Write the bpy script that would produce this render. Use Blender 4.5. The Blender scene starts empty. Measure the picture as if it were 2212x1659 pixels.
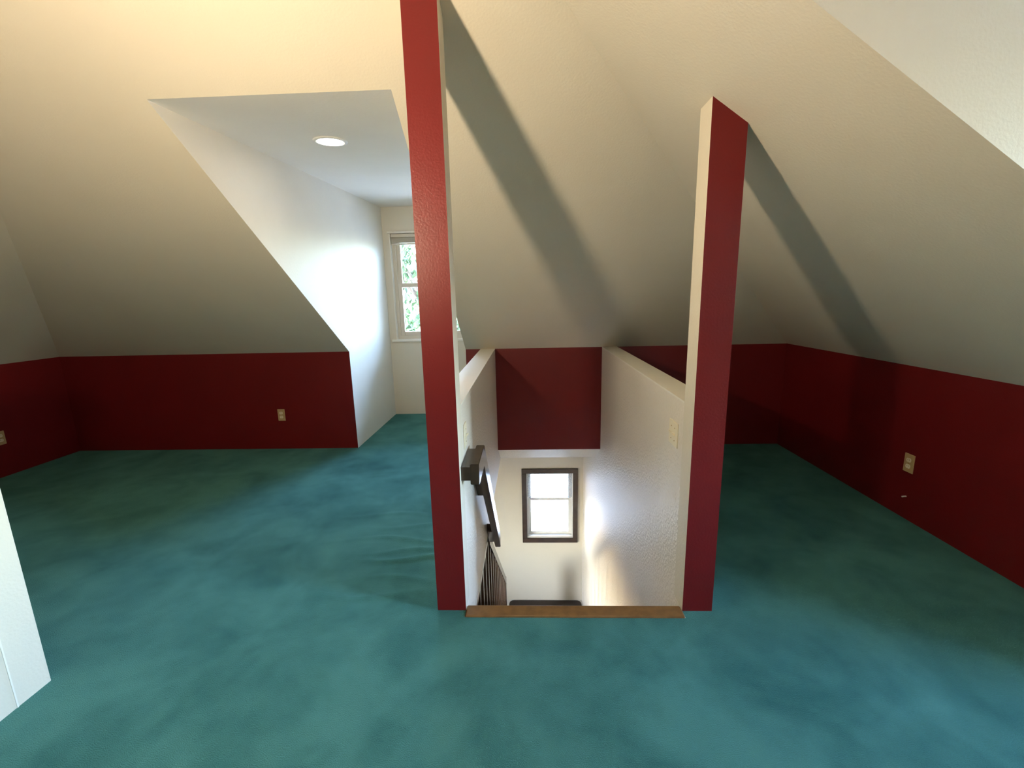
import bpy, bmesh, math, random
from mathutils import Vector, Matrix

# ------------------------------------------------------------------ camera, sky, sun, exposure
SC = bpy.context.scene
COL = SC.collection
H = 1.40                                   # eye height above the carpet
PITCH, ROLL, YAW, FPX = map(float, (11.1686, 1.302, 2.162, 949.8))
def make_camera():
    pi, ro, ya = (math.radians(v) for v in (PITCH, ROLL, YAW))
    fw = Vector((-math.sin(ya)*math.cos(pi), math.cos(ya)*math.cos(pi), -math.sin(pi)))
    r = Vector((math.cos(ya), math.sin(ya), 0)); u = r.cross(fw)
    r2 = r*math.cos(ro) - u*math.sin(ro); u2 = u*math.cos(ro) + r*math.sin(ro)
    cd = bpy.data.cameras.new('camera'); cd.sensor_width = 36; cd.sensor_fit = 'HORIZONTAL'
    cd.lens = FPX/2212*36; cd.clip_start = .02
    co = bpy.data.objects.new('camera', cd); COL.objects.link(co)
    m = Matrix((r2, u2, -fw)).transposed().to_4x4(); m.translation = (0, 0, H)
    co.matrix_world = m
    SC.camera = co
make_camera()

W = bpy.data.worlds.new('world'); SC.world = W; W.use_nodes = True
nt = W.node_tree; bg = nt.nodes['Background']
sky = nt.nodes.new('ShaderNodeTexSky'); sky.sky_type = 'NISHITA'; sky.sun_disc = False
sky.sun_elevation = math.radians(39); sky.sun_rotation = math.radians(263); sky.dust_density = 2.0
hs = nt.nodes.new('ShaderNodeHueSaturation'); hs.inputs['Saturation'].default_value = 1.0
nt.links.new(sky.outputs[0], hs.inputs['Color']); nt.links.new(hs.outputs[0], bg.inputs[0]); bg.inputs[1].default_value = 26
sd = bpy.data.lights.new('sun', 'SUN'); sd.energy = 42; sd.angle = .01; sd.color = (1, .98, .95)
so = bpy.data.objects.new('sun', sd); COL.objects.link(so)
so.rotation_euler = Vector((.77, .10, -.63)).to_track_quat('-Z', 'Y').to_euler()

vs = SC.view_settings
vs.view_transform = 'Standard'; vs.look = 'None'; vs.gamma = 1; vs.use_curve_mapping = False
vs.exposure = 0.12

# ------------------------------------------------------------------ measures (metres)
D, L, R, KN, T = 4.010, -4.456, 2.318, .939, .700      # back / left / right knee walls, their height, roof pitch
AX = (L+R)/2; AY = D-(R-L)/2; AZ = KN+T*(R-L)/2        # hip apex
REAR = -3.6
XD0, XD1, DW = -1.657, -.570, 5.264                    # back dormer
ZC = 2.288; YD = D-(ZC-KN)/T; ZCW = 2.443
DY1 = 1.229; DY0 = DY1-(XD1-XD0); XW = R+(DW-D); XDR = R-(ZC-KN)/T   # dormer in the right slope
SL, SR = -.300, .675                                   # stairwell faces
PL0, PR1 = -.430, .806                                 # outer faces of posts / half walls
YP, YPB = 1.764, 1.876                                 # post front and back
ZL = -2.615; ZCL = -.24                                 # lower floor, lower ceiling
def zroof(x, y): return KN + T*min(D-y, R-x, x-L)

# ------------------------------------------------------------------ materials
MATS = {}
def mat(name, col, rough=.6, bump=0, bscale=150, var=0, vscale=3, spec=.5, col2=None, metal=0, detail=2, bdist=.002):
    if name in MATS: return MATS[name]
    m = bpy.data.materials.new(name); m.use_nodes = True; MATS[name] = m
    t = m.node_tree; b = t.nodes['Principled BSDF']
    b.inputs['Base Color'].default_value = (*col, 1); b.inputs['Roughness'].default_value = rough
    b.inputs['Specular IOR Level'].default_value = spec; b.inputs['Metallic'].default_value = metal
    tc = t.nodes.new('ShaderNodeTexCoord')
    if var or col2:
        n = t.nodes.new('ShaderNodeTexNoise'); n.inputs['Scale'].default_value = vscale; n.inputs['Detail'].default_value = 4
        t.links.new(tc.outputs['Object'], n.inputs['Vector'])
        rp = t.nodes.new('ShaderNodeValToRGB'); rp.color_ramp.elements[0].position = .3; rp.color_ramp.elements[1].position = .7
        c2 = col2 or tuple(min(1, c*(1+var)) for c in col)
        c1 = col if col2 else tuple(c*(1-var) for c in col)
        rp.color_ramp.elements[0].color = (*c1, 1); rp.color_ramp.elements[1].color = (*c2, 1)
        t.links.new(n.outputs['Fac'], rp.inputs[0]); t.links.new(rp.outputs[0], b.inputs['Base Color'])
    if bump:
        n = t.nodes.new('ShaderNodeTexNoise'); n.inputs['Scale'].default_value = bscale; n.inputs['Detail'].default_value = detail
        t.links.new(tc.outputs['Object'], n.inputs['Vector'])
        bp = t.nodes.new('ShaderNodeBump'); bp.inputs['Strength'].default_value = bump; bp.inputs['Distance'].default_value = bdist
        t.links.new(n.outputs['Fac'], bp.inputs['Height']); t.links.new(bp.outputs[0], b.inputs['Normal'])
    return m
CREAM = mat('cream_paint', (.68, .625, .52), .55, .35, 110, .02, 1.5)
CREAMG = mat('cream_satin_paint', (.74, .68, .60), .44, 1.0, 70, .02, 2, spec=.4, bdist=.005)
RED = mat('red_paint', (.130, .0055, .0065), .42, .4, 110, .06, 2, spec=.35)
WHITE = mat('white_paint', (.80, .765, .69), .6, .35, 60, .02, 3, spec=.3)
BROWN = mat('dark_brown_varnish', (.040, .023, .014), .22, .15, 40, .25, 12)
NOSE = mat('worn_brown_paint', (.13, .062, .020), .38, .3, 60, 0, 26, col2=(.185, .092, .030))
for n_ in NOSE.node_tree.nodes:
    if n_.type == 'VALTORGB':
        e_ = n_.color_ramp.elements.new(.735); e_.color = (.185, .092, .030, 1); n_.color_ramp.elements[1].position = .62
        e_ = n_.color_ramp.elements.new(.75); e_.color = (.50, .40, .27, 1)
VINYL = mat('almond_vinyl', (.62, .56, .46), .4)
VINYLW = mat('white_vinyl', (.80, .78, .74), .4)
ALMOND = mat('almond_plastic', (.48, .34, .17), .35)
IVORY = mat('ivory_plastic', (.80, .72, .55), .35)
SLOT = mat('dark_slot', (.02, .015, .01), .6)
BRASS = mat('aged_brass', (.45, .30, .10), .3, metal=1)
FLOORW = mat('pale_carpet', (.62, .62, .62), .9, .4, 200, .08, 5)
BENCHM = mat('dark_brown_mat', (.022, .014, .010), .9, .6, 300)
BARK = mat('bark', (.05, .038, .03), .9, .8, 20, .3, 6)
LEAF = mat('leaves', (.017, .045, .011), .6, var=.5, vscale=2)
GRASS = mat('pale_concrete', (.32, .325, .335), .9, .5, 30, .3, 1.5)
SIDING = mat('pale_siding', (.62, .60, .55), .7, .3, 20, .08, 2)
SHINGLE = mat('grey_shingle', (.16, .15, .14), .9, .6, 25, .3, 8)
def emis(name, col, s):
    m = bpy.data.materials.new(name); m.use_nodes = True; b = m.node_tree.nodes['Principled BSDF']
    b.inputs['Base Color'].default_value = (*col, 1)
    b.inputs['Emission Color'].default_value = (*col, 1); b.inputs['Emission Strength'].default_value = s
    return m
def glassmat():
    m = bpy.data.materials.new('window_glass'); m.use_nodes = True; t = m.node_tree; t.nodes.clear()
    o = t.nodes.new('ShaderNodeOutputMaterial'); a = t.nodes.new('ShaderNodeBsdfTransparent'); g = t.nodes.new('ShaderNodeBsdfGlossy')
    g.inputs['Roughness'].default_value = .02; f = t.nodes.new('ShaderNodeFresnel'); f.inputs['IOR'].default_value = 1.45
    a.inputs['Color'].default_value = (.95, .96, .95, 1)
    x = t.nodes.new('ShaderNodeMixShader'); t.links.new(f.outputs[0], x.inputs[0]); t.links.new(a.outputs[0], x.inputs[1]); t.links.new(g.outputs[0], x.inputs[2])
    t.links.new(x.outputs[0], o.inputs[0]); return m
GLASS = glassmat()
def lacemat():
    m = bpy.data.materials.new('white_lace'); m.use_nodes = True; t = m.node_tree; t.nodes.clear()
    o = t.nodes.new('ShaderNodeOutputMaterial'); d = t.nodes.new('ShaderNodeBsdfDiffuse'); tr = t.nodes.new('ShaderNodeBsdfTranslucent'); a = t.nodes.new('ShaderNodeBsdfTransparent')
    for n in (d, tr): n.inputs['Color'].default_value = (.36, .36, .37, 1)
    x = t.nodes.new('ShaderNodeMixShader'); x.inputs[0].default_value = .35
    t.links.new(d.outputs[0], x.inputs[1]); t.links.new(tr.outputs[0], x.inputs[2])
    tc = t.nodes.new('ShaderNodeTexCoord'); v = t.nodes.new('ShaderNodeTexVoronoi'); v.inputs['Scale'].default_value = 110
    mr = t.nodes.new('ShaderNodeMapRange'); mr.inputs['From Min'].default_value = .25; mr.inputs['From Max'].default_value = .5; mr.inputs['To Min'].default_value = .05; mr.inputs['To Max'].default_value = .6
    t.links.new(tc.outputs['Object'], v.inputs['Vector']); t.links.new(v.outputs['Distance'], mr.inputs['Value'])
    y = t.nodes.new('ShaderNodeMixShader'); t.links.new(mr.outputs[0], y.inputs[0]); t.links.new(x.outputs[0], y.inputs[1]); t.links.new(a.outputs[0], y.inputs[2])
    t.links.new(y.outputs[0], o.inputs[0]); return m
LACE = lacemat()
def carpetmat():
    m = bpy.data.materials.new('teal_carpet'); m.use_nodes = True; t = m.node_tree; b = t.nodes['Principled BSDF']
    b.inputs['Roughness'].default_value = 1; b.inputs['Specular IOR Level'].default_value = .1
    b.inputs['Sheen Weight'].default_value = .2; b.inputs['Sheen Roughness'].default_value = .4; b.inputs['Sheen Tint'].default_value = (.35, .85, .9, 1)
    tc = t.nodes.new('ShaderNodeTexCoord')
    def noise(s, d, dist=0):
        n = t.nodes.new('ShaderNodeTexNoise'); n.inputs['Scale'].default_value = s; n.inputs['Detail'].default_value = d; n.inputs['Distortion'].default_value = dist
        t.links.new(tc.outputs['Object'], n.inputs['Vector']); return n
    n1 = noise(2.6, 3, .6); n2 = noise(9, 4); n3 = noise(320, 2)
    a = t.nodes.new('ShaderNodeMath'); a.operation = 'MULTIPLY_ADD'; a.inputs[1].default_value = .35
    t.links.new(n2.outputs['Fac'], a.inputs[0]); t.links.new(n1.outputs['Fac'], a.inputs[2])
    a2 = t.nodes.new('ShaderNodeMath'); a2.operation = 'MULTIPLY_ADD'; a2.inputs[1].default_value = .35
    t.links.new(n3.outputs['Fac'], a2.inputs[0]); t.links.new(a.outputs[0], a2.inputs[2])
    rp = t.nodes.new('ShaderNodeValToRGB'); e = rp.color_ramp.elements
    e[0].position = .55; e[0].color = (.016, .082, .077, 1); e[1].position = 1.0; e[1].color = (.058, .186, .164, 1)
    t.links.new(a2.outputs[0], rp.inputs[0]); t.links.new(rp.outputs[0], b.inputs['Base Color'])
    bp = t.nodes.new('ShaderNodeBump'); bp.inputs['Strength'].default_value = .8; bp.inputs['Distance'].default_value = .006
    t.links.new(n3.outputs['Fac'], bp.inputs['Height']); t.links.new(bp.outputs[0], b.inputs['Normal'])
    return m
CARPET = carpetmat()

# ------------------------------------------------------------------ mesh helpers
def link(name, me, parent=None):
    o = bpy.data.objects.new(name, me); COL.objects.link(o)
    if parent: o.parent = parent
    return o
def obj(name, verts, faces, mats, parent=None, fm=None, smooth=False):
    me = bpy.data.meshes.new(name); me.from_pydata([tuple(v) for v in verts], [], faces)
    for m in (mats if isinstance(mats, (list, tuple)) else [mats]): me.materials.append(m)
    if fm:
        for p, i in zip(me.polygons, fm): p.material_index = i
    if smooth:
        for p in me.polygons: p.use_smooth = True
    me.update(); return link(name, me, parent)
def fromb(name, bm, m, parent=None, smooth=False, normals=True):
    if normals: bmesh.ops.recalc_face_normals(bm, faces=bm.faces)
    me = bpy.data.meshes.new(name); bm.to_mesh(me); bm.free()
    for q in (m if isinstance(m, (list, tuple)) else [m]): me.materials.append(q)
    if smooth:
        for p in me.polygons: p.use_smooth = True
    return link(name, me, parent)
def box(bm, x0, x1, y0, y1, z0, z1, bev=0, mi=0):
    vs_ = [bm.verts.new((x, y, z)) for x in (x0, x1) for y in (y0, y1) for z in (z0, z1)]
    fs = [bm.faces.new([vs_[i] for i in f]) for f in ((0,1,3,2),(4,6,7,5),(0,4,5,1),(2,3,7,6),(0,2,6,4),(1,5,7,3))]
    for f in fs: f.material_index = mi
    if bev:
        es = list({e for f in fs for e in f.edges})
        bmesh.ops.recalc_face_normals(bm, faces=fs)
        bmesh.ops.bevel(bm, geom=es, offset=bev, segments=2, affect='EDGES', profile=.5)
def boxobj(name, b, m, parent=None, bev=0):
    bm = bmesh.new(); box(bm, *b, bev=bev); return fromb(name, bm, m, parent)
def prism(bm, prof, ax, a0, a1):
    """extrude a closed profile; ax='x': profile is (y,z); ax='y': profile is (x,z)"""
    P = (lambda a, p: (a, p[0], p[1])) if ax == 'x' else (lambda a, p: (p[0], a, p[1]))
    A = [bm.verts.new(P(a0, p)) for p in prof]; B = [bm.verts.new(P(a1, p)) for p in prof]
    n = len(prof); bm.faces.new(A); bm.faces.new(B[::-1])
    for i in range(n): bm.faces.new((A[i], B[i], B[(i+1) % n], A[(i+1) % n]))
def lathe(bm, prof, c, seg=24, mi=0):
    rings = []
    for r, z in prof:
        rings.append([bm.verts.new((c[0]+r*math.cos(2*math.pi*k/seg), c[1]+r*math.sin(2*math.pi*k/seg), c[2]+z)) for k in range(seg)] if r > 1e-6 else [bm.verts.new((c[0], c[1], c[2]+z))])
    for a, b in zip(rings, rings[1:]):
        for k in range(seg):
            q = [a[k % len(a)], a[(k+1) % len(a)], b[(k+1) % len(b)], b[k % len(b)]]
            q = list(dict.fromkeys(q))
            if len(q) > 2: bm.faces.new(q).material_index = mi
def tube(bm, pts, rad, seg=8):
    rings = []
    for i, p in enumerate(pts):
        p = Vector(p); a = Vector(pts[max(0, i-1)]); b = Vector(pts[min(len(pts)-1, i+1)])
        q = (b-a).to_track_quat('Z', 'Y'); r = rad[i] if isinstance(rad, (list, tuple)) else rad
        rings.append([bm.verts.new(p + q @ Vector((r*math.cos(2*math.pi*k/seg), r*math.sin(2*math.pi*k/seg), 0))) for k in range(seg)])
    for a, b in zip(rings, rings[1:]):
        for k in range(seg): bm.faces.new((a[k], a[(k+1) % seg], b[(k+1) % seg], b[k]))
    bm.faces.new(rings[0][::-1]); bm.faces.new(rings[-1])
def struct(o): o['kind'] = 'structure'; return o
def tag(o, label, cat, group=None):
    o['label'] = label; o['category'] = cat
    if group: o['group'] = group
    return o
def empty(name, loc, rz=0):
    o = bpy.data.objects.new(name, None); COL.objects.link(o); o.empty_display_size = .1
    o.location = loc; o.rotation_euler = (0, 0, rz); return o
def wall_holes(name, ax, at, u0, u1, w0, w1, holes, m, th=.13, outer=SIDING):
    """a thick wall in plane ax=at (thickness goes outwards), rectangular, with rectangular holes (u0,u1,w0,w1)"""
    us = sorted({u0, u1, *[h[0] for h in holes], *[h[1] for h in holes]}); ws = sorted({w0, w1, *[h[2] for h in holes], *[h[3] for h in holes]})
    bm = bmesh.new(); V = {}
    def v(i, j, s):
        k = (i, j, s)
        if k not in V:
            a = at+s*th; V[k] = bm.verts.new((us[i], a, ws[j]) if ax == 'y' else (a, us[i], ws[j]))
        return V[k]
    solid = lambda i, j: 0 <= i < len(us)-1 and 0 <= j < len(ws)-1 and not any(h[0] <= (us[i]+us[i+1])/2 <= h[1] and h[2] <= (ws[j]+ws[j+1])/2 <= h[3] for h in holes)
    for i in range(len(us)-1):
        for j in range(len(ws)-1):
            if not solid(i, j): continue
            bm.faces.new((v(i,j,0), v(i+1,j,0), v(i+1,j+1,0), v(i,j+1,0)))
            bm.faces.new((v(i,j,1), v(i,j+1,1), v(i+1,j+1,1), v(i+1,j,1))).material_index = 1
            for di, dj, a, b in ((-1,0,(i,j),(i,j+1)), (1,0,(i+1,j+1),(i+1,j)), (0,-1,(i+1,j),(i,j)), (0,1,(i,j+1),(i+1,j+1))):
                if not solid(i+di, j+dj): bm.faces.new((v(*a,0), v(*b,0), v(*b,1), v(*a,1)))
    return struct(fromb(name, bm, [m, outer]))

# ------------------------------------------------------------------ the room shell
# carpet: one grid with the stairwell cut out, rippled beside the handrail post
def make_floor():
    xs = {L, R, XD0, XD1, XW, SL-.001, SR+.001, PL0, PR1}; ys = {REAR, D, DW, DY0, DY1, 1.72}
    x = L
    while x < XW: xs.add(round(x, 4)); x += .05
    y = REAR
    while y < DW: ys.add(round(y, 4)); y += .05 if y < 1.6 or y > 3.2 else .016
    xs, ys = sorted(xs), sorted(ys)
    def inside(x, y):
        if SL-.001 < x < SR+.001 and 1.72 < y < D: return False
        if L < x < R and REAR < y < D: return True
        if XD0 < x < XD1 and D < y < DW: return True
        return R < x < XW and DY0 < y < DY1
    rip = [(1.985, .006, -.62, .22), (2.17, .010, -.60, .30), (2.235, .007, -.66, .22), (2.36, .008, -.72, .30), (2.52, .006, -.66, .25), (2.66, .005, -.85, .3), (1.87, .005, -.75, .25)]
    def z(x, y):
        h = 0
        for yc, a, xc, w in rip:
            yy = y-yc-.03*math.sin(x*9+yc*20)
            h += a*1.5*math.exp(-(yy/.016)**2)*math.exp(-((x-xc)/w)**2)
        return h if x < PL0 else 0
    bm = bmesh.new(); V = {}
    def v(i, j):
        if (i, j) not in V: V[i, j] = bm.verts.new((xs[i], ys[j], z(xs[i], ys[j])))
        return V[i, j]
    for i in range(len(xs)-1):
        for j in range(len(ys)-1):
            if inside((xs[i]+xs[i+1])/2, (ys[j]+ys[j+1])/2): bm.faces.new((v(i,j), v(i+1,j), v(i+1,j+1), v(i,j+1)))
    struct(fromb('floor', bm, CARPET, smooth=True))
make_floor()

# sloped ceilings of the hipped attic
ap = (AX, AY, AZ); rd = (AX, REAR, AZ)
struct(obj('ceiling_back', [(L,D,KN), (XD0,D,KN), (XD0,YD,ZC), (XD1,YD,ZC), (XD1,D,KN), (R,D,KN), ap], [(0,6,5,4,3,2,1)], CREAM))
struct(obj('ceiling_right', [(R,D,KN), (R,DY1,KN), (XDR,DY1,ZC), (XDR,DY0,ZC), (R,DY0,KN), (R,REAR,KN), rd, ap], [tuple(range(8))], CREAM))
struct(obj('ceiling_left', [(L,D,KN), ap, rd, (L,REAR,KN)], [(0,1,2,3)], CREAM))
struct(obj('ceiling_dormer', [(XD0,YD,ZC), (XD1,YD,ZC), (XD1,DW,ZCW), (XD0,DW,ZCW)], [(0,1,2,3)], WHITE))
struct(obj('ceiling_dormer_side', [(XDR,DY0,ZC), (XDR,DY1,ZC), (XW,DY1,ZCW), (XW,DY0,ZCW)], [(0,1,2,3)], WHITE))
# red knee walls
struct(obj('wall_back', [(L,D,0), (XD0,D,0), (XD0,D,KN), (L,D,KN), (XD1,D,0), (SL,D,0), (SL,D,KN), (XD1,D,KN), (SL,D,-.036), (SR,D,-.036), (SR,D,KN), (SR,D,0), (R,D,0), (R,D,KN)],
    [(0,1,2,3), (4,5,6,7), (8,9,11,10,6,5), (11,12,13,10)], RED))
struct(obj('wall_left', [(L,REAR,0), (L,D,0), (L,D,KN), (L,REAR,KN)], [(0,1,2,3)], RED))
struct(obj('wall_right', [(R,D,0), (R,DY1,0), (R,DY1,KN), (R,D,KN), (R,DY0,0), (R,REAR,0), (R,REAR,KN), (R,DY0,KN)], [(0,1,2,3), (4,5,6,7)], RED))
# dormer cheeks and window walls
for nm, x in (('wall_dormer_left', XD0), ('wall_dormer_right', XD1)):
    struct(obj(nm, [(x,D,0), (x,DW,0), (x,DW,ZCW), (x,YD,ZC), (x,D,KN)], [(0,1,2,3,4)], WHITE if x == XD0 else CREAM))
for nm, y in (('wall_side_dormer_far', DY1), ('wall_side_dormer_near', DY0)):
    struct(obj(nm, [(R,y,0), (XW,y,0), (XW,y,ZCW), (XDR,y,ZC), (R,y,KN)], [(0,1,2,3,4)], CREAM))
WD = (-1.580, -.647, .925, 2.150)                      # back dormer window opening
WS = (-.046, .552, -1.700, -.795)                      # stair window opening
wall_holes('wall_dormer_window', 'y', DW, XD0-.13, XD1+.13, ZCL, ZCW+.05, [WD], CREAM)
wall_holes('wall_side_dormer_window', 'x', XW, DY0-.13, DY1+.13, -.3, ZCW+.05, [(DY0+.05, DY1-.05, .72, 2.20)], CREAM)
# rear gable behind the viewer
struct(obj('wall_rear', [(L,REAR,0), (R,REAR,0), (R,REAR,KN), rd, (L,REAR,KN)], [(0,1,2,3,4)], CREAM))

# stairwell: half walls with caps, sloped soffit under the red panel, nosing strip
bm = bmesh.new(); prism(bm, [(1.72,ZCL), (4.34,ZCL), (4.34,-.002), (D,-.002), (D,KN-.002), (YPB,KN-.002), (YPB,-.002), (1.72,-.002)], 'x', PL0, SL); struct(fromb('wall_stair_left', bm, CREAMG))
bm = bmesh.new(); prism(bm, [(1.72,ZL), (DW,ZL), (DW,.02), (D,.02), (D,KN-.002), (YPB,KN-.002), (YPB,-.002), (1.72,-.002)], 'x', SR, PR1); struct(fromb('wall_stair_right', bm, CREAMG))
bm = bmesh.new(); prism(bm, [(D,-.036), (4.34,ZCL), (4.34,-.036)], 'x', SL-.002, SR+.002); struct(fromb('ceiling_stair', bm, CREAMG))
bm = bmesh.new(); box(bm, SL+.003, SR-.003, 1.718, 1.790, -.035, .008, bev=.006); struct(fromb('trim_1', bm, NOSE))
# lower storey seen through the stairwell
wall_holes('wall_lower_back', 'y', DW, -3.2, PR1, ZL-.05, ZCL, [WS], CREAM)
struct(obj('floor_lower', [(-3.2,.6,ZL), (PR1,.6,ZL), (PR1,DW,ZL), (-3.2,DW,ZL)], [(0,1,2,3)], FLOORW))
struct(obj('ceiling_lower', [(-3.2,.6,ZCL), (PL0,.6,ZCL), (PL0,DW,ZCL), (-3.2,DW,ZCL), (PL0,4.34,ZCL), (PR1,4.34,ZCL), (PR1,DW,ZCL), (PR1,.6,ZCL), (PR1,1.72,ZCL), (PL0,1.72,ZCL)], [(0,1,2,3), (4,5,6,2), (1,7,8,9)], CREAM))
wall_holes('wall_lower_left', 'x', -3.2, .6, DW, ZL-.05, ZCL, [(2.55, 3.10, -1.9, -.55)], CREAM, th=-.13)
struct(obj('wall_lower_front', [(-3.2,.6,ZL), (PR1,.6,ZL), (PR1,.6,ZCL), (-3.2,.6,ZCL)], [(0,1,2,3)], CREAM))
struct(obj('wall_lower_right', [(PR1,.6,ZL), (PR1,1.72,ZL), (PR1,1.72,ZCL), (PR1,.6,ZCL)], [(0,1,2,3)], CREAM))

# half wall near the viewer with a corner bead near its end
px1, px0, PH = -1.843, -1.965, 1.45
bm = bmesh.new(); prism(bm, [(px0,0), (px1,0), (px1,PH-.004), (px0,PH-.004)], 'y', REAR, 1.371); prt = struct(fromb('wall_partition', bm, CREAM))
boxobj('corner_bead', (px1-.002, px1+.0025, 1.2565, 1.2615, 0, PH-.01), WHITE, prt)
boxobj('cap', (px0-.002, px1+.002, REAR+.001, 1.373, PH-.004, PH+.004), WHITE, prt)

# ------------------------------------------------------------------ windows
def portal(m, w, h):
    a = bpy.data.lights.new('window_portal', 'AREA'); a.shape = 'RECTANGLE'; a.size = w; a.size_y = h; a.cycles.is_portal = True
    o = bpy.data.objects.new('window_portal', a); COL.objects.link(o); o.matrix_world = m
def window(name, origin, rz, w, h, style='dormer', th=.13, dy=0):
    """local x = width, y = outwards, z up; origin = lower left corner of the opening on the room face"""
    e = empty(name, origin, rz); struct(e)
    f_, s_ = (.045, .048) if style == 'dormer' else (.024, .034)
    fr = VINYL if style == 'dormer' else VINYLW
    bm = bmesh.new(); f = f_; y0, y1 = .055, th
    box(bm, 0, f, y0, y1, 0, h); box(bm, w-f, w, y0, y1, 0, h); box(bm, f, w-f, y0, y1, 0, f); box(bm, f, w-f, y0, y1, h-f, h)
    fromb('frame', bm, fr, e)
    s = s_; mid = h*.525 if style == 'dormer' else h*.57
    for k, (a, b, yy) in enumerate(((f, mid+s/2, .062), (mid-s/2, h-f, .092))):
        bm = bmesh.new(); x0, x1 = f, w-f
        box(bm, x0, x0+s, yy, yy+.028, a, b, .003); box(bm, x1-s, x1, yy, yy+.028, a, b, .003)
        box(bm, x0+s, x1-s, yy, yy+.028, a, a+s, .003); box(bm, x0+s, x1-s, yy, yy+.028, b-s, b, .003)
        sa = fromb('sash', bm, fr, e)
        boxobj('pane', (x0+s-.004, x1-s+.004, yy+.012, yy+.016, a+s-.004, b-s+.004), GLASS, sa)
    boxobj('sash_lock', (w/2-.03, w/2+.03, .052, .064, mid+s/2-.012, mid+s/2+.006), fr, e, .003)
    if style == 'dormer':
        boxobj('sill', (-.05, w+.05, -.032, .06, -.022, .006), WHITE, e, .006)
        boxobj('head_trim', (-.02, w+.02, -.018, .055, h, h+.022), WHITE, e, .003)
        for x in (0, w-.008): boxobj('jamb_liner', (x, x+.008, -.004, .056, .006, h), WHITE, e)
        bl = boxobj('blind_headrail', (.012, w-.012, .006, .050, h-.042, h-.002), VINYL, e, .004)
        for k in range(9): boxobj('blind_slat', (.018, w-.018, .006, .050, h-.050-k*.0065, h-.0465-k*.0065), VINYL, bl)
        boxobj('blind_bottom_rail', (.015, w-.015, .008, .048, h-.124, h-.108), VINYL, bl, .004)
    else:
        c = .058
        for n_, b in (('casing', (-c, w+c, -.018, .002, h-.004, h+c)), ('casing', (-c, w+c, -.018, .002, -c, .004)), ('casing', (-c, .004, -.018, .002, .004, h-.004)), ('casing', (w-.004, w+c, -.018, .002, .004, h-.004))):
            boxobj(n_, b, BROWN, e, .003)
        boxobj('sill', (0, w, -.002, .10, .004, .03), VINYLW, e, .003)
        for x in (.004, w-.012): boxobj('jamb_liner', (x, x+.008, .0, .056, .03, h-.004), VINYLW, e)
    mw = Matrix.Translation(origin) @ Matrix.Rotation(rz, 4, 'Z') @ Matrix.Translation((w/2, th+.03, h/2)) @ Matrix.Rotation(math.radians(-90), 4, 'X')
    portal(mw, w, h)
    return e
window('window_1', (WD[0], DW, WD[2]), 0, WD[1]-WD[0], WD[3]-WD[2])
window('window_2', (WS[0], DW, WS[2]), 0, WS[1]-WS[0], WS[3]-WS[2], 'stair')
window('window_3', (XW, DY1-.05, .72), -math.pi/2, DY1-DY0-.10, 1.48)
window('window_4', (-3.2, 2.55, -1.9), math.pi/2, .55, 1.35, 'stair')

# ------------------------------------------------------------------ posts
def post(x0, x1, label):
    bm = bmesh.new(); e = .004
    b = [bm.verts.new((x, y, 0)) for x, y in ((x0,YP), (x1,YP), (x1,YPB), (x0,YPB))]
    t = [bm.verts.new((x, y, zroof(x, y)+e)) for x, y in ((x0,YP), (x1,YP), (x1,YPB), (x0,YPB))]
    bm.faces.new(b[::-1]); bm.faces.new(t)
    for i in range(4):
        f = bm.faces.new((b[i], b[(i+1) % 4], t[(i+1) % 4], t[i])); f.material_index = 1 if i == 0 else 0
    o = fromb('support_post', bm, [CREAM, RED]); tag(o, label, 'post'); return o
post(PL0, SL, 'floor to ceiling post with red front, beside the half wall carrying the handrail')
post(SR, PR1, 'floor to ceiling post with red front, beside the half wall with double light switch')
# painted caps on the half walls
for nm, x0, x1 in (('trim_2', PL0, SL), ('trim_3', SR, PR1)):
    struct(boxobj(nm, (x0-.001, x1+.001, YPB+.001, D-.001, KN-.006, KN+.002), WHITE))

# ------------------------------------------------------------------ outlets, switches
def plate(name, M, gang, kind, label, cat):
    """local x = width, z = up, -y = out of the wall"""
    e = empty(name, (0,0,0)); e.matrix_world = M; tag(e, label, cat)
    w = .070 if gang == 1 else .116; h = .116
    boxobj('cover_plate', (-w/2, w/2, -.006, 0, -h/2, h/2), ALMOND if kind == 'outlet' else IVORY, e, .003)
    if kind == 'outlet':
        for z in (-.0195, .0195):
            bm = bmesh.new(); n = 20
            pr = [(.0165*math.cos(2*math.pi*k/n), max(-.0125, min(.0125, .0165*math.sin(2*math.pi*k/n)))+z) for k in range(n)]
            prism(bm, pr, 'y', -.0085, -.005); rc = fromb('receptacle', bm, IVORY, e)
            for x in (-.006, .006): boxobj('slot', (x-.001, x+.001, -.0088, -.008, z-.001, z+.007), SLOT, rc)
    else:
        for x in ((-.023, .023) if gang == 2 else (0,)):
            bm = bmesh.new(); prism(bm, [(-.005,-.011), (-.020,.006), (-.018,.011), (-.005,.004)], 'x', x-.005, x+.005); fromb('toggle', bm, IVORY, e)
    for z in ((0,) if kind == 'outlet' else (-.03, .03)):
        for x in ((0,) if gang == 1 else (-.023, .023)):
            bm = bmesh.new(); prism(bm, [(x+.0028*math.cos(k), z+.0028*math.sin(k)) for k in [2*math.pi*i/10 for i in range(10)]], 'y', -.0075, -.005); fromb('screw', bm, BRASS, e)
    return e
MB = Matrix.Identity(4)
on = lambda x, y, z, rz: Matrix.Translation((x, y, z)) @ Matrix.Rotation(rz, 4, 'Z')
plate('wall_outlet', on(-2.372, D, .340, 0), 1, 'outlet', 'almond duplex outlet on the red knee wall next to the dormer', 'outlet')
plate('wall_outlet', on(R, 2.618, .352, -math.pi/2), 1, 'outlet', 'almond duplex outlet on the red knee wall under the right roof slope', 'outlet')
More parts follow.
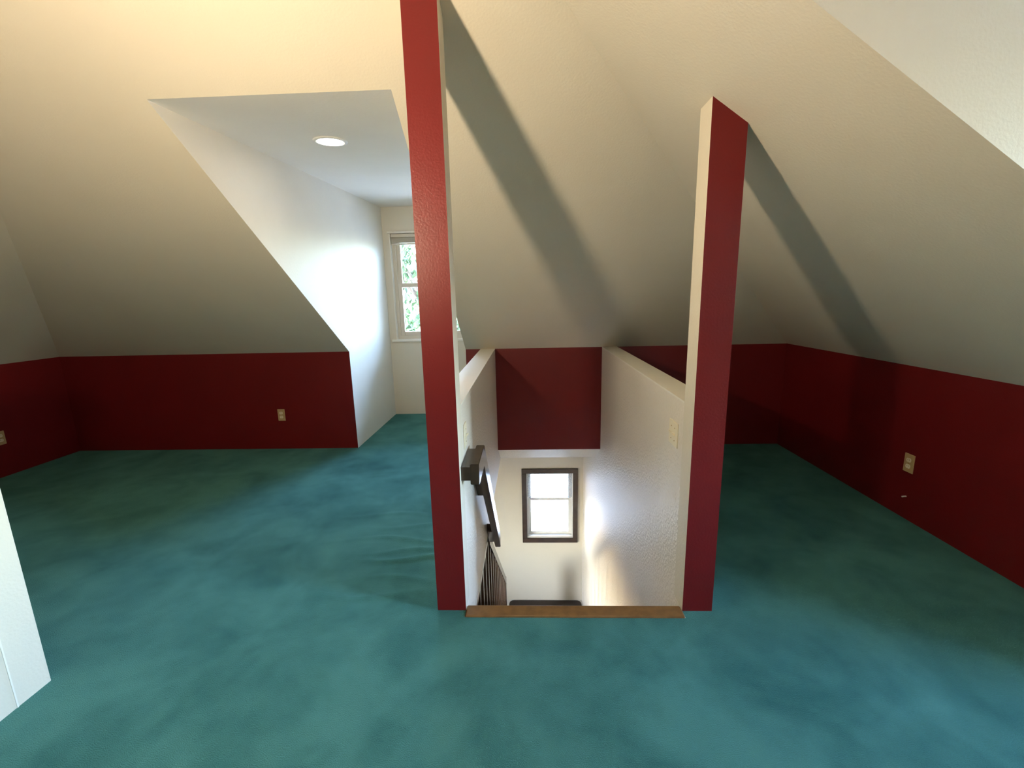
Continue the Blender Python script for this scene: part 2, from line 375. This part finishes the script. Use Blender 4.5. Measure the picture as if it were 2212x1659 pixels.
plate('wall_outlet', on(L, 3.40, .33, math.pi/2), 1, 'outlet', 'almond duplex outlet on the shaded knee wall around the corner from the dormer', 'outlet')
plate('light_switch', on(SR, 1.988, .763, -math.pi/2), 2, 'switch', 'two gang toggle light switch on the cream half wall of the stairwell', 'switch')
plate('light_switch', on(SL, 1.955, .775, math.pi/2), 1, 'switch', 'single light switch above the handrail end in the stairwell', 'switch')
bm = bmesh.new(); tube(bm, [(R, 2.606, .141), (R-.012, 2.606, .141), (R-.024, 2.608, .138)], .0045); tag(fromb('cable_stub', bm, VINYLW), 'tiny white cable stub poking from the red knee wall below the outlet', 'cable')

# ------------------------------------------------------------------ handrail on the left stair wall
hr = empty('handrail', (SL, 1.8, .6)); tag(hr, 'dark brown board handrail on blocks along the stairwell half wall', 'handrail')
hx0, hx1 = SL+.040, SL+.080
def P(o, par): o.parent = par; o.matrix_parent_inverse = par.matrix_world.inverted(); return o
bpy.context.view_layer.update()
bm = bmesh.new()
z0 = .690; hh = .095; ye = 2.92; yt = 2.06; sl = 1.12                       # top of stub, board height, end, turn, slope
pr = [(1.80, z0), (yt, z0), (ye, z0-sl*(ye-yt)), (ye, z0-sl*(ye-yt)-hh*1.25), (yt-.045, z0-hh), (1.80, z0-hh)]
prism(bm, pr, 'x', hx0, hx1); bmesh.ops.recalc_face_normals(bm, faces=bm.faces); bmesh.ops.bevel(bm, geom=bm.edges[:], offset=.003, segments=2, affect='EDGES')
P(fromb('rail', bm, BROWN), hr)
for ya, yb in ((1.80, 2.04), (2.22, 2.34), (2.78, 2.90)):
    bm = bmesh.new(); zt = lambda y: z0-sl*max(0, y-yt)-.012
    prism(bm, [(ya, zt(ya)), (yb, zt(yb)), (yb, zt(yb)-.075), (ya, zt(ya)-.062)] , 'x', SL, hx0+.002)
    P(fromb('block', bm, BROWN), hr)

# ------------------------------------------------------------------ staircase and lower balustrade
st = empty('staircase', (0, 1.8, ZL)); tag(st, 'steep straight staircase descending behind the worn nosing strip', 'stairs')
bpy.context.view_layer.update()
NS = 14; rise = -ZL/NS; run = .193
for k in range(1, NS):
    P(boxobj('step', (SL+.004, SR-.004, 1.795+(k-1)*run, 1.795+k*run+.02, -k*rise-.04, -k*rise), FLOORW, None, .006), st)
    P(boxobj('riser', (SL+.004, SR-.004, 1.795+(k-1)*run, 1.795+(k-1)*run+.015, -k*rise, -(k-1)*rise-.041 if k > 1 else -.036), WHITE), st)
bm = bmesh.new(); k_ = rise/run; prism(bm, [(2.13, -.335*k_+.02), (4.25, -2.455*k_+.02), (4.25, ZL), (4.05, ZL), (2.13, -.335*k_-.34)], 'x', SL-.040, SL-.001); P(fromb('stringer', bm, BROWN), st)
bl = empty('stair_balustrade', (SL, 3.2, -1.5)); tag(bl, 'dark brown balustrade with square spindles on the lower stairs', 'balustrade')
bpy.context.view_layer.update()
zr = lambda y: -.535-.90*(y-3.2)
bm = bmesh.new(); prism(bm, [(2.92, zr(2.92)), (4.72, zr(4.72)), (4.72, zr(4.72)-.085), (2.92, zr(2.92)-.085)], 'x', SL-.058, SL+.001); P(fromb('rail', bm, BROWN), bl)
P(boxobj('header_trim', (SL-.125, SL-.002, 1.75, 3.0, ZCL-.05, ZCL-.002), BROWN), bl)
y = 2.16
while y < 4.7:
    zt = min(ZCL-.05, zr(y)-.06); zb = -(y-1.795)*rise/run+.02 if y < 4.25 else ZL
    P(boxobj('spindle', (SL-.034, SL-.004, y-.015, y+.015, zb, zt), BROWN), bl); y += .17
P(boxobj('newel', (SL-.075, SL-.001, 4.68, 4.76, ZL, zr(4.72)-.005), BROWN, None, .006), bl)
# doormat at the foot of the stairs
bm = bmesh.new()
def rr(x0, x1, y0, y1, r, n=5):
    return [(cx+r*math.cos(a0+math.pi/2*k/n), cy+r*math.sin(a0+math.pi/2*k/n)) for cx, cy, a0 in ((x1-r,y1-r,0), (x0+r,y1-r,math.pi/2), (x0+r,y0+r,math.pi), (x1-r,y0+r,-math.pi/2)) for k in range(n+1)]
lo = [bm.verts.new((x, y, ZL+.001)) for x, y in rr(-.30, .66, 4.62, 5.24, .06)]; hi = [bm.verts.new((x, y, ZL+.016)) for x, y in rr(-.296, .656, 4.624, 5.236, .058)]
bm.faces.new(lo[::-1]); bm.faces.new(hi)
for i in range(len(lo)): bm.faces.new((lo[i], lo[(i+1) % len(lo)], hi[(i+1) % len(lo)], hi[i]))
tag(fromb('doormat', bm, BENCHM), 'dark brown doormat with rounded corners on the floor under the lower window', 'mat')
# lace valance on the stair window
bm = bmesh.new(); nx = 60; rows = []
vx0, vx1, vt, vb = WS[0]+.01, WS[1]-.01, WS[3]-.012, -1.135
for j in range(9):
    row = []
    for i in range(nx+1):
        u = i/nx; x = vx0+u*(vx1-vx0); sc = .022*abs(math.sin(u*math.pi*6))
        z = vt+(vb-sc-vt)*j/8; row.append(bm.verts.new((x, DW+.032+.008*math.sin(u*70)*(.4+.6*j/8), z)))
    rows.append(row)
for a, b in zip(rows, rows[1:]):
    for i in range(nx): bm.faces.new((a[i], a[i+1], b[i+1], b[i]))
cv = fromb('lace_valance', bm, LACE, smooth=True); tag(cv, 'white lace valance over the upper half of the stair window', 'curtain')
bm = bmesh.new(); tube(bm, [(vx0-.008, DW+.032, vt+.004), (vx1+.008, DW+.032, vt+.004)], .006); fromb('curtain_rod', bm, VINYLW, cv)

# ------------------------------------------------------------------ lamps
LENS = emis('lamp_lens', (1, .97, .90), 40)
GLOBE = emis('warm_globe', (1, .80, .54), 1)
rl = empty('recessed_light', (-1.137, 2.767, ZC+(ZCW-ZC)*(2.767-YD)/(DW-YD)), 0); rl.rotation_euler = (math.atan((ZCW-ZC)/(DW-YD)), 0, 0)
tag(rl, 'round recessed ceiling light glowing white in the dormer ceiling', 'light')
bm = bmesh.new(); lathe(bm, [(.074, -.001), (.076, -.008), (.094, -.005), (.097, -.0005)], (0,0,0), 32); fromb('trim_ring', bm, VINYLW, rl, True)
bm = bmesh.new(); lathe(bm, [(0, -.004), (.075, -.004)], (0,0,0), 32); fromb('lens', bm, LENS, rl)
# torchiere floor lamp standing left of the viewer, out of frame: bulb in a frosted bowl, most light goes up
def bowlmat():
    m = bpy.data.materials.new('frosted_bowl'); m.use_nodes = True; t = m.node_tree; t.nodes.clear()
    o = t.nodes.new('ShaderNodeOutputMaterial'); d = t.nodes.new('ShaderNodeBsdfDiffuse'); tr = t.nodes.new('ShaderNodeBsdfTranslucent')
    for n in (d, tr): n.inputs['Color'].default_value = (.97, .93, .86, 1)
    x = t.nodes.new('ShaderNodeMixShader'); x.inputs[0].default_value = .72
    t.links.new(d.outputs[0], x.inputs[1]); t.links.new(tr.outputs[0], x.inputs[2]); t.links.new(x.outputs[0], o.inputs[0]); return m
PX, PY, PZ = -1.06, .50, 1.72
GLOBE.node_tree.nodes['Principled BSDF'].inputs['Emission Strength'].default_value = 920
fl = empty('floor_lamp', (PX, PY, 0)); tag(fl, 'brass torchiere floor lamp with a lit frosted bowl shade', 'lamp')
bm = bmesh.new(); lathe(bm, [(.062*math.sin(a_), -.062*math.cos(a_)) for a_ in [math.pi*k/12 for k in range(13)]], (0, 0, PZ), 24); fromb('bulb', bm, GLOBE, fl, True)
bm = bmesh.new(); lathe(bm, [(.165*math.sin(a_), -.045-.11*math.cos(a_)) for a_ in [math.pi/2*(.12+.88*k/10) for k in range(11)]], (0, 0, PZ), 32); fromb('bowl_shade', bm, bowlmat(), fl, True)
bm = bmesh.new(); tube(bm, [(0, 0, .02), (0, 0, PZ-.13)], .012, 12); fromb('pole', bm, BRASS, fl, True)
bm = bmesh.new(); lathe(bm, [(0, .03), (.05, .028), (.13, .018), (.14, .008), (.14, .001), (0, .001)], (0, 0, 0), 32); fromb('base', bm, BRASS, fl)

# ------------------------------------------------------------------ outdoors
def tree(loc, h, cr, label, seed, n=6000):
    rnd = random.Random(seed); e = empty('tree', loc); tag(e, label, 'tree')
    bm = bmesh.new(); tube(bm, [(0,0,-.1), (.05,0,h*.25), (.1,.05,h*.5), (.02,.1,h*.8)], [h*.03, h*.024, h*.017, h*.006]); tr = fromb('trunk', bm, BARK, e, True)
    cl = []
    for k in range(11):
        a = rnd.uniform(0, 6.28); z0_ = h*rnd.uniform(.3, .65); r = cr*rnd.uniform(.45, .85); tip = (r*math.cos(a), r*math.sin(a), z0_+cr*rnd.uniform(.25, .7))
        bm = bmesh.new(); tube(bm, [(.07,.04,z0_), (tip[0]*.5, tip[1]*.5, z0_+(tip[2]-z0_)*.6), tip], [h*.010, h*.006, h*.002], 6); fromb('branch', bm, BARK, tr, True); cl.append(tip)
    cl += [(0, 0, h*.9), (.2, .1, h*.75)]
    vs_, fs = [], []
    for k in range(n):
        c = rnd.choice(cl); d = Vector((rnd.gauss(0,1), rnd.gauss(0,1), rnd.gauss(0,.8)))*cr*.22; p = Vector(c)+d
        q = Vector((rnd.gauss(0,1), rnd.gauss(0,1), rnd.gauss(0,1))).to_track_quat('Z', 'Y'); s = rnd.uniform(.07, .13)
        b = len(vs_)
        for u in ((0,-1,0), (.55,0,.12), (0,1,0), (-.55,0,.12)): vs_.append(p+q @ (Vector(u)*s))
        fs.append((b, b+1, b+2, b+3))
    f = obj('foliage', vs_, fs, LEAF, e); f['kind'] = 'stuff'
GZ = ZL-.35
struct(obj('ground', [(-60,-60,GZ), (60,-60,GZ), (60,80,GZ), (-60,80,GZ)], [(0,1,2,3)], GRASS))
tree((-2.7, 11.5, GZ), 7.0, 1.9, 'leafy green tree outside the dormer window', 3)
tree((-7.5, 17, GZ), 8.0, 2.4, 'taller spreading tree farther out beyond the dormer window', 5)
tree((3.4, 11.5, GZ), 7.4, 2.3, 'broad leafy tree added outside to screen horizon light from the dormer', 8)  # added tree: its crown blocks low horizon light that would hit the dormer cheek
# neighbouring house
nh = empty('neighbouring_house', (-3, 24, GZ)); tag(nh, 'pale sided house with grey shingle roof across the yard', 'house')
bm = bmesh.new(); box(bm, -7, 7, 0, 7, 0, 3.2); fromb('wall', bm, SIDING, nh)
bm = bmesh.new(); prism(bm, [(-.5, 3.1), (7.5, 3.1), (3.5, 5.4)], 'x', -7.4, 7.4); fromb('roof', bm, SHINGLE, nh)
for x in (-4.5, -1, 3):
    wn = boxobj('window', (x, x+1.1, -.05, .01, 1.1, 2.4), VINYLW, nh); boxobj('pane', (x+.08, x+1.02, -.06, -.04, 1.18, 2.32), SLOT, wn)
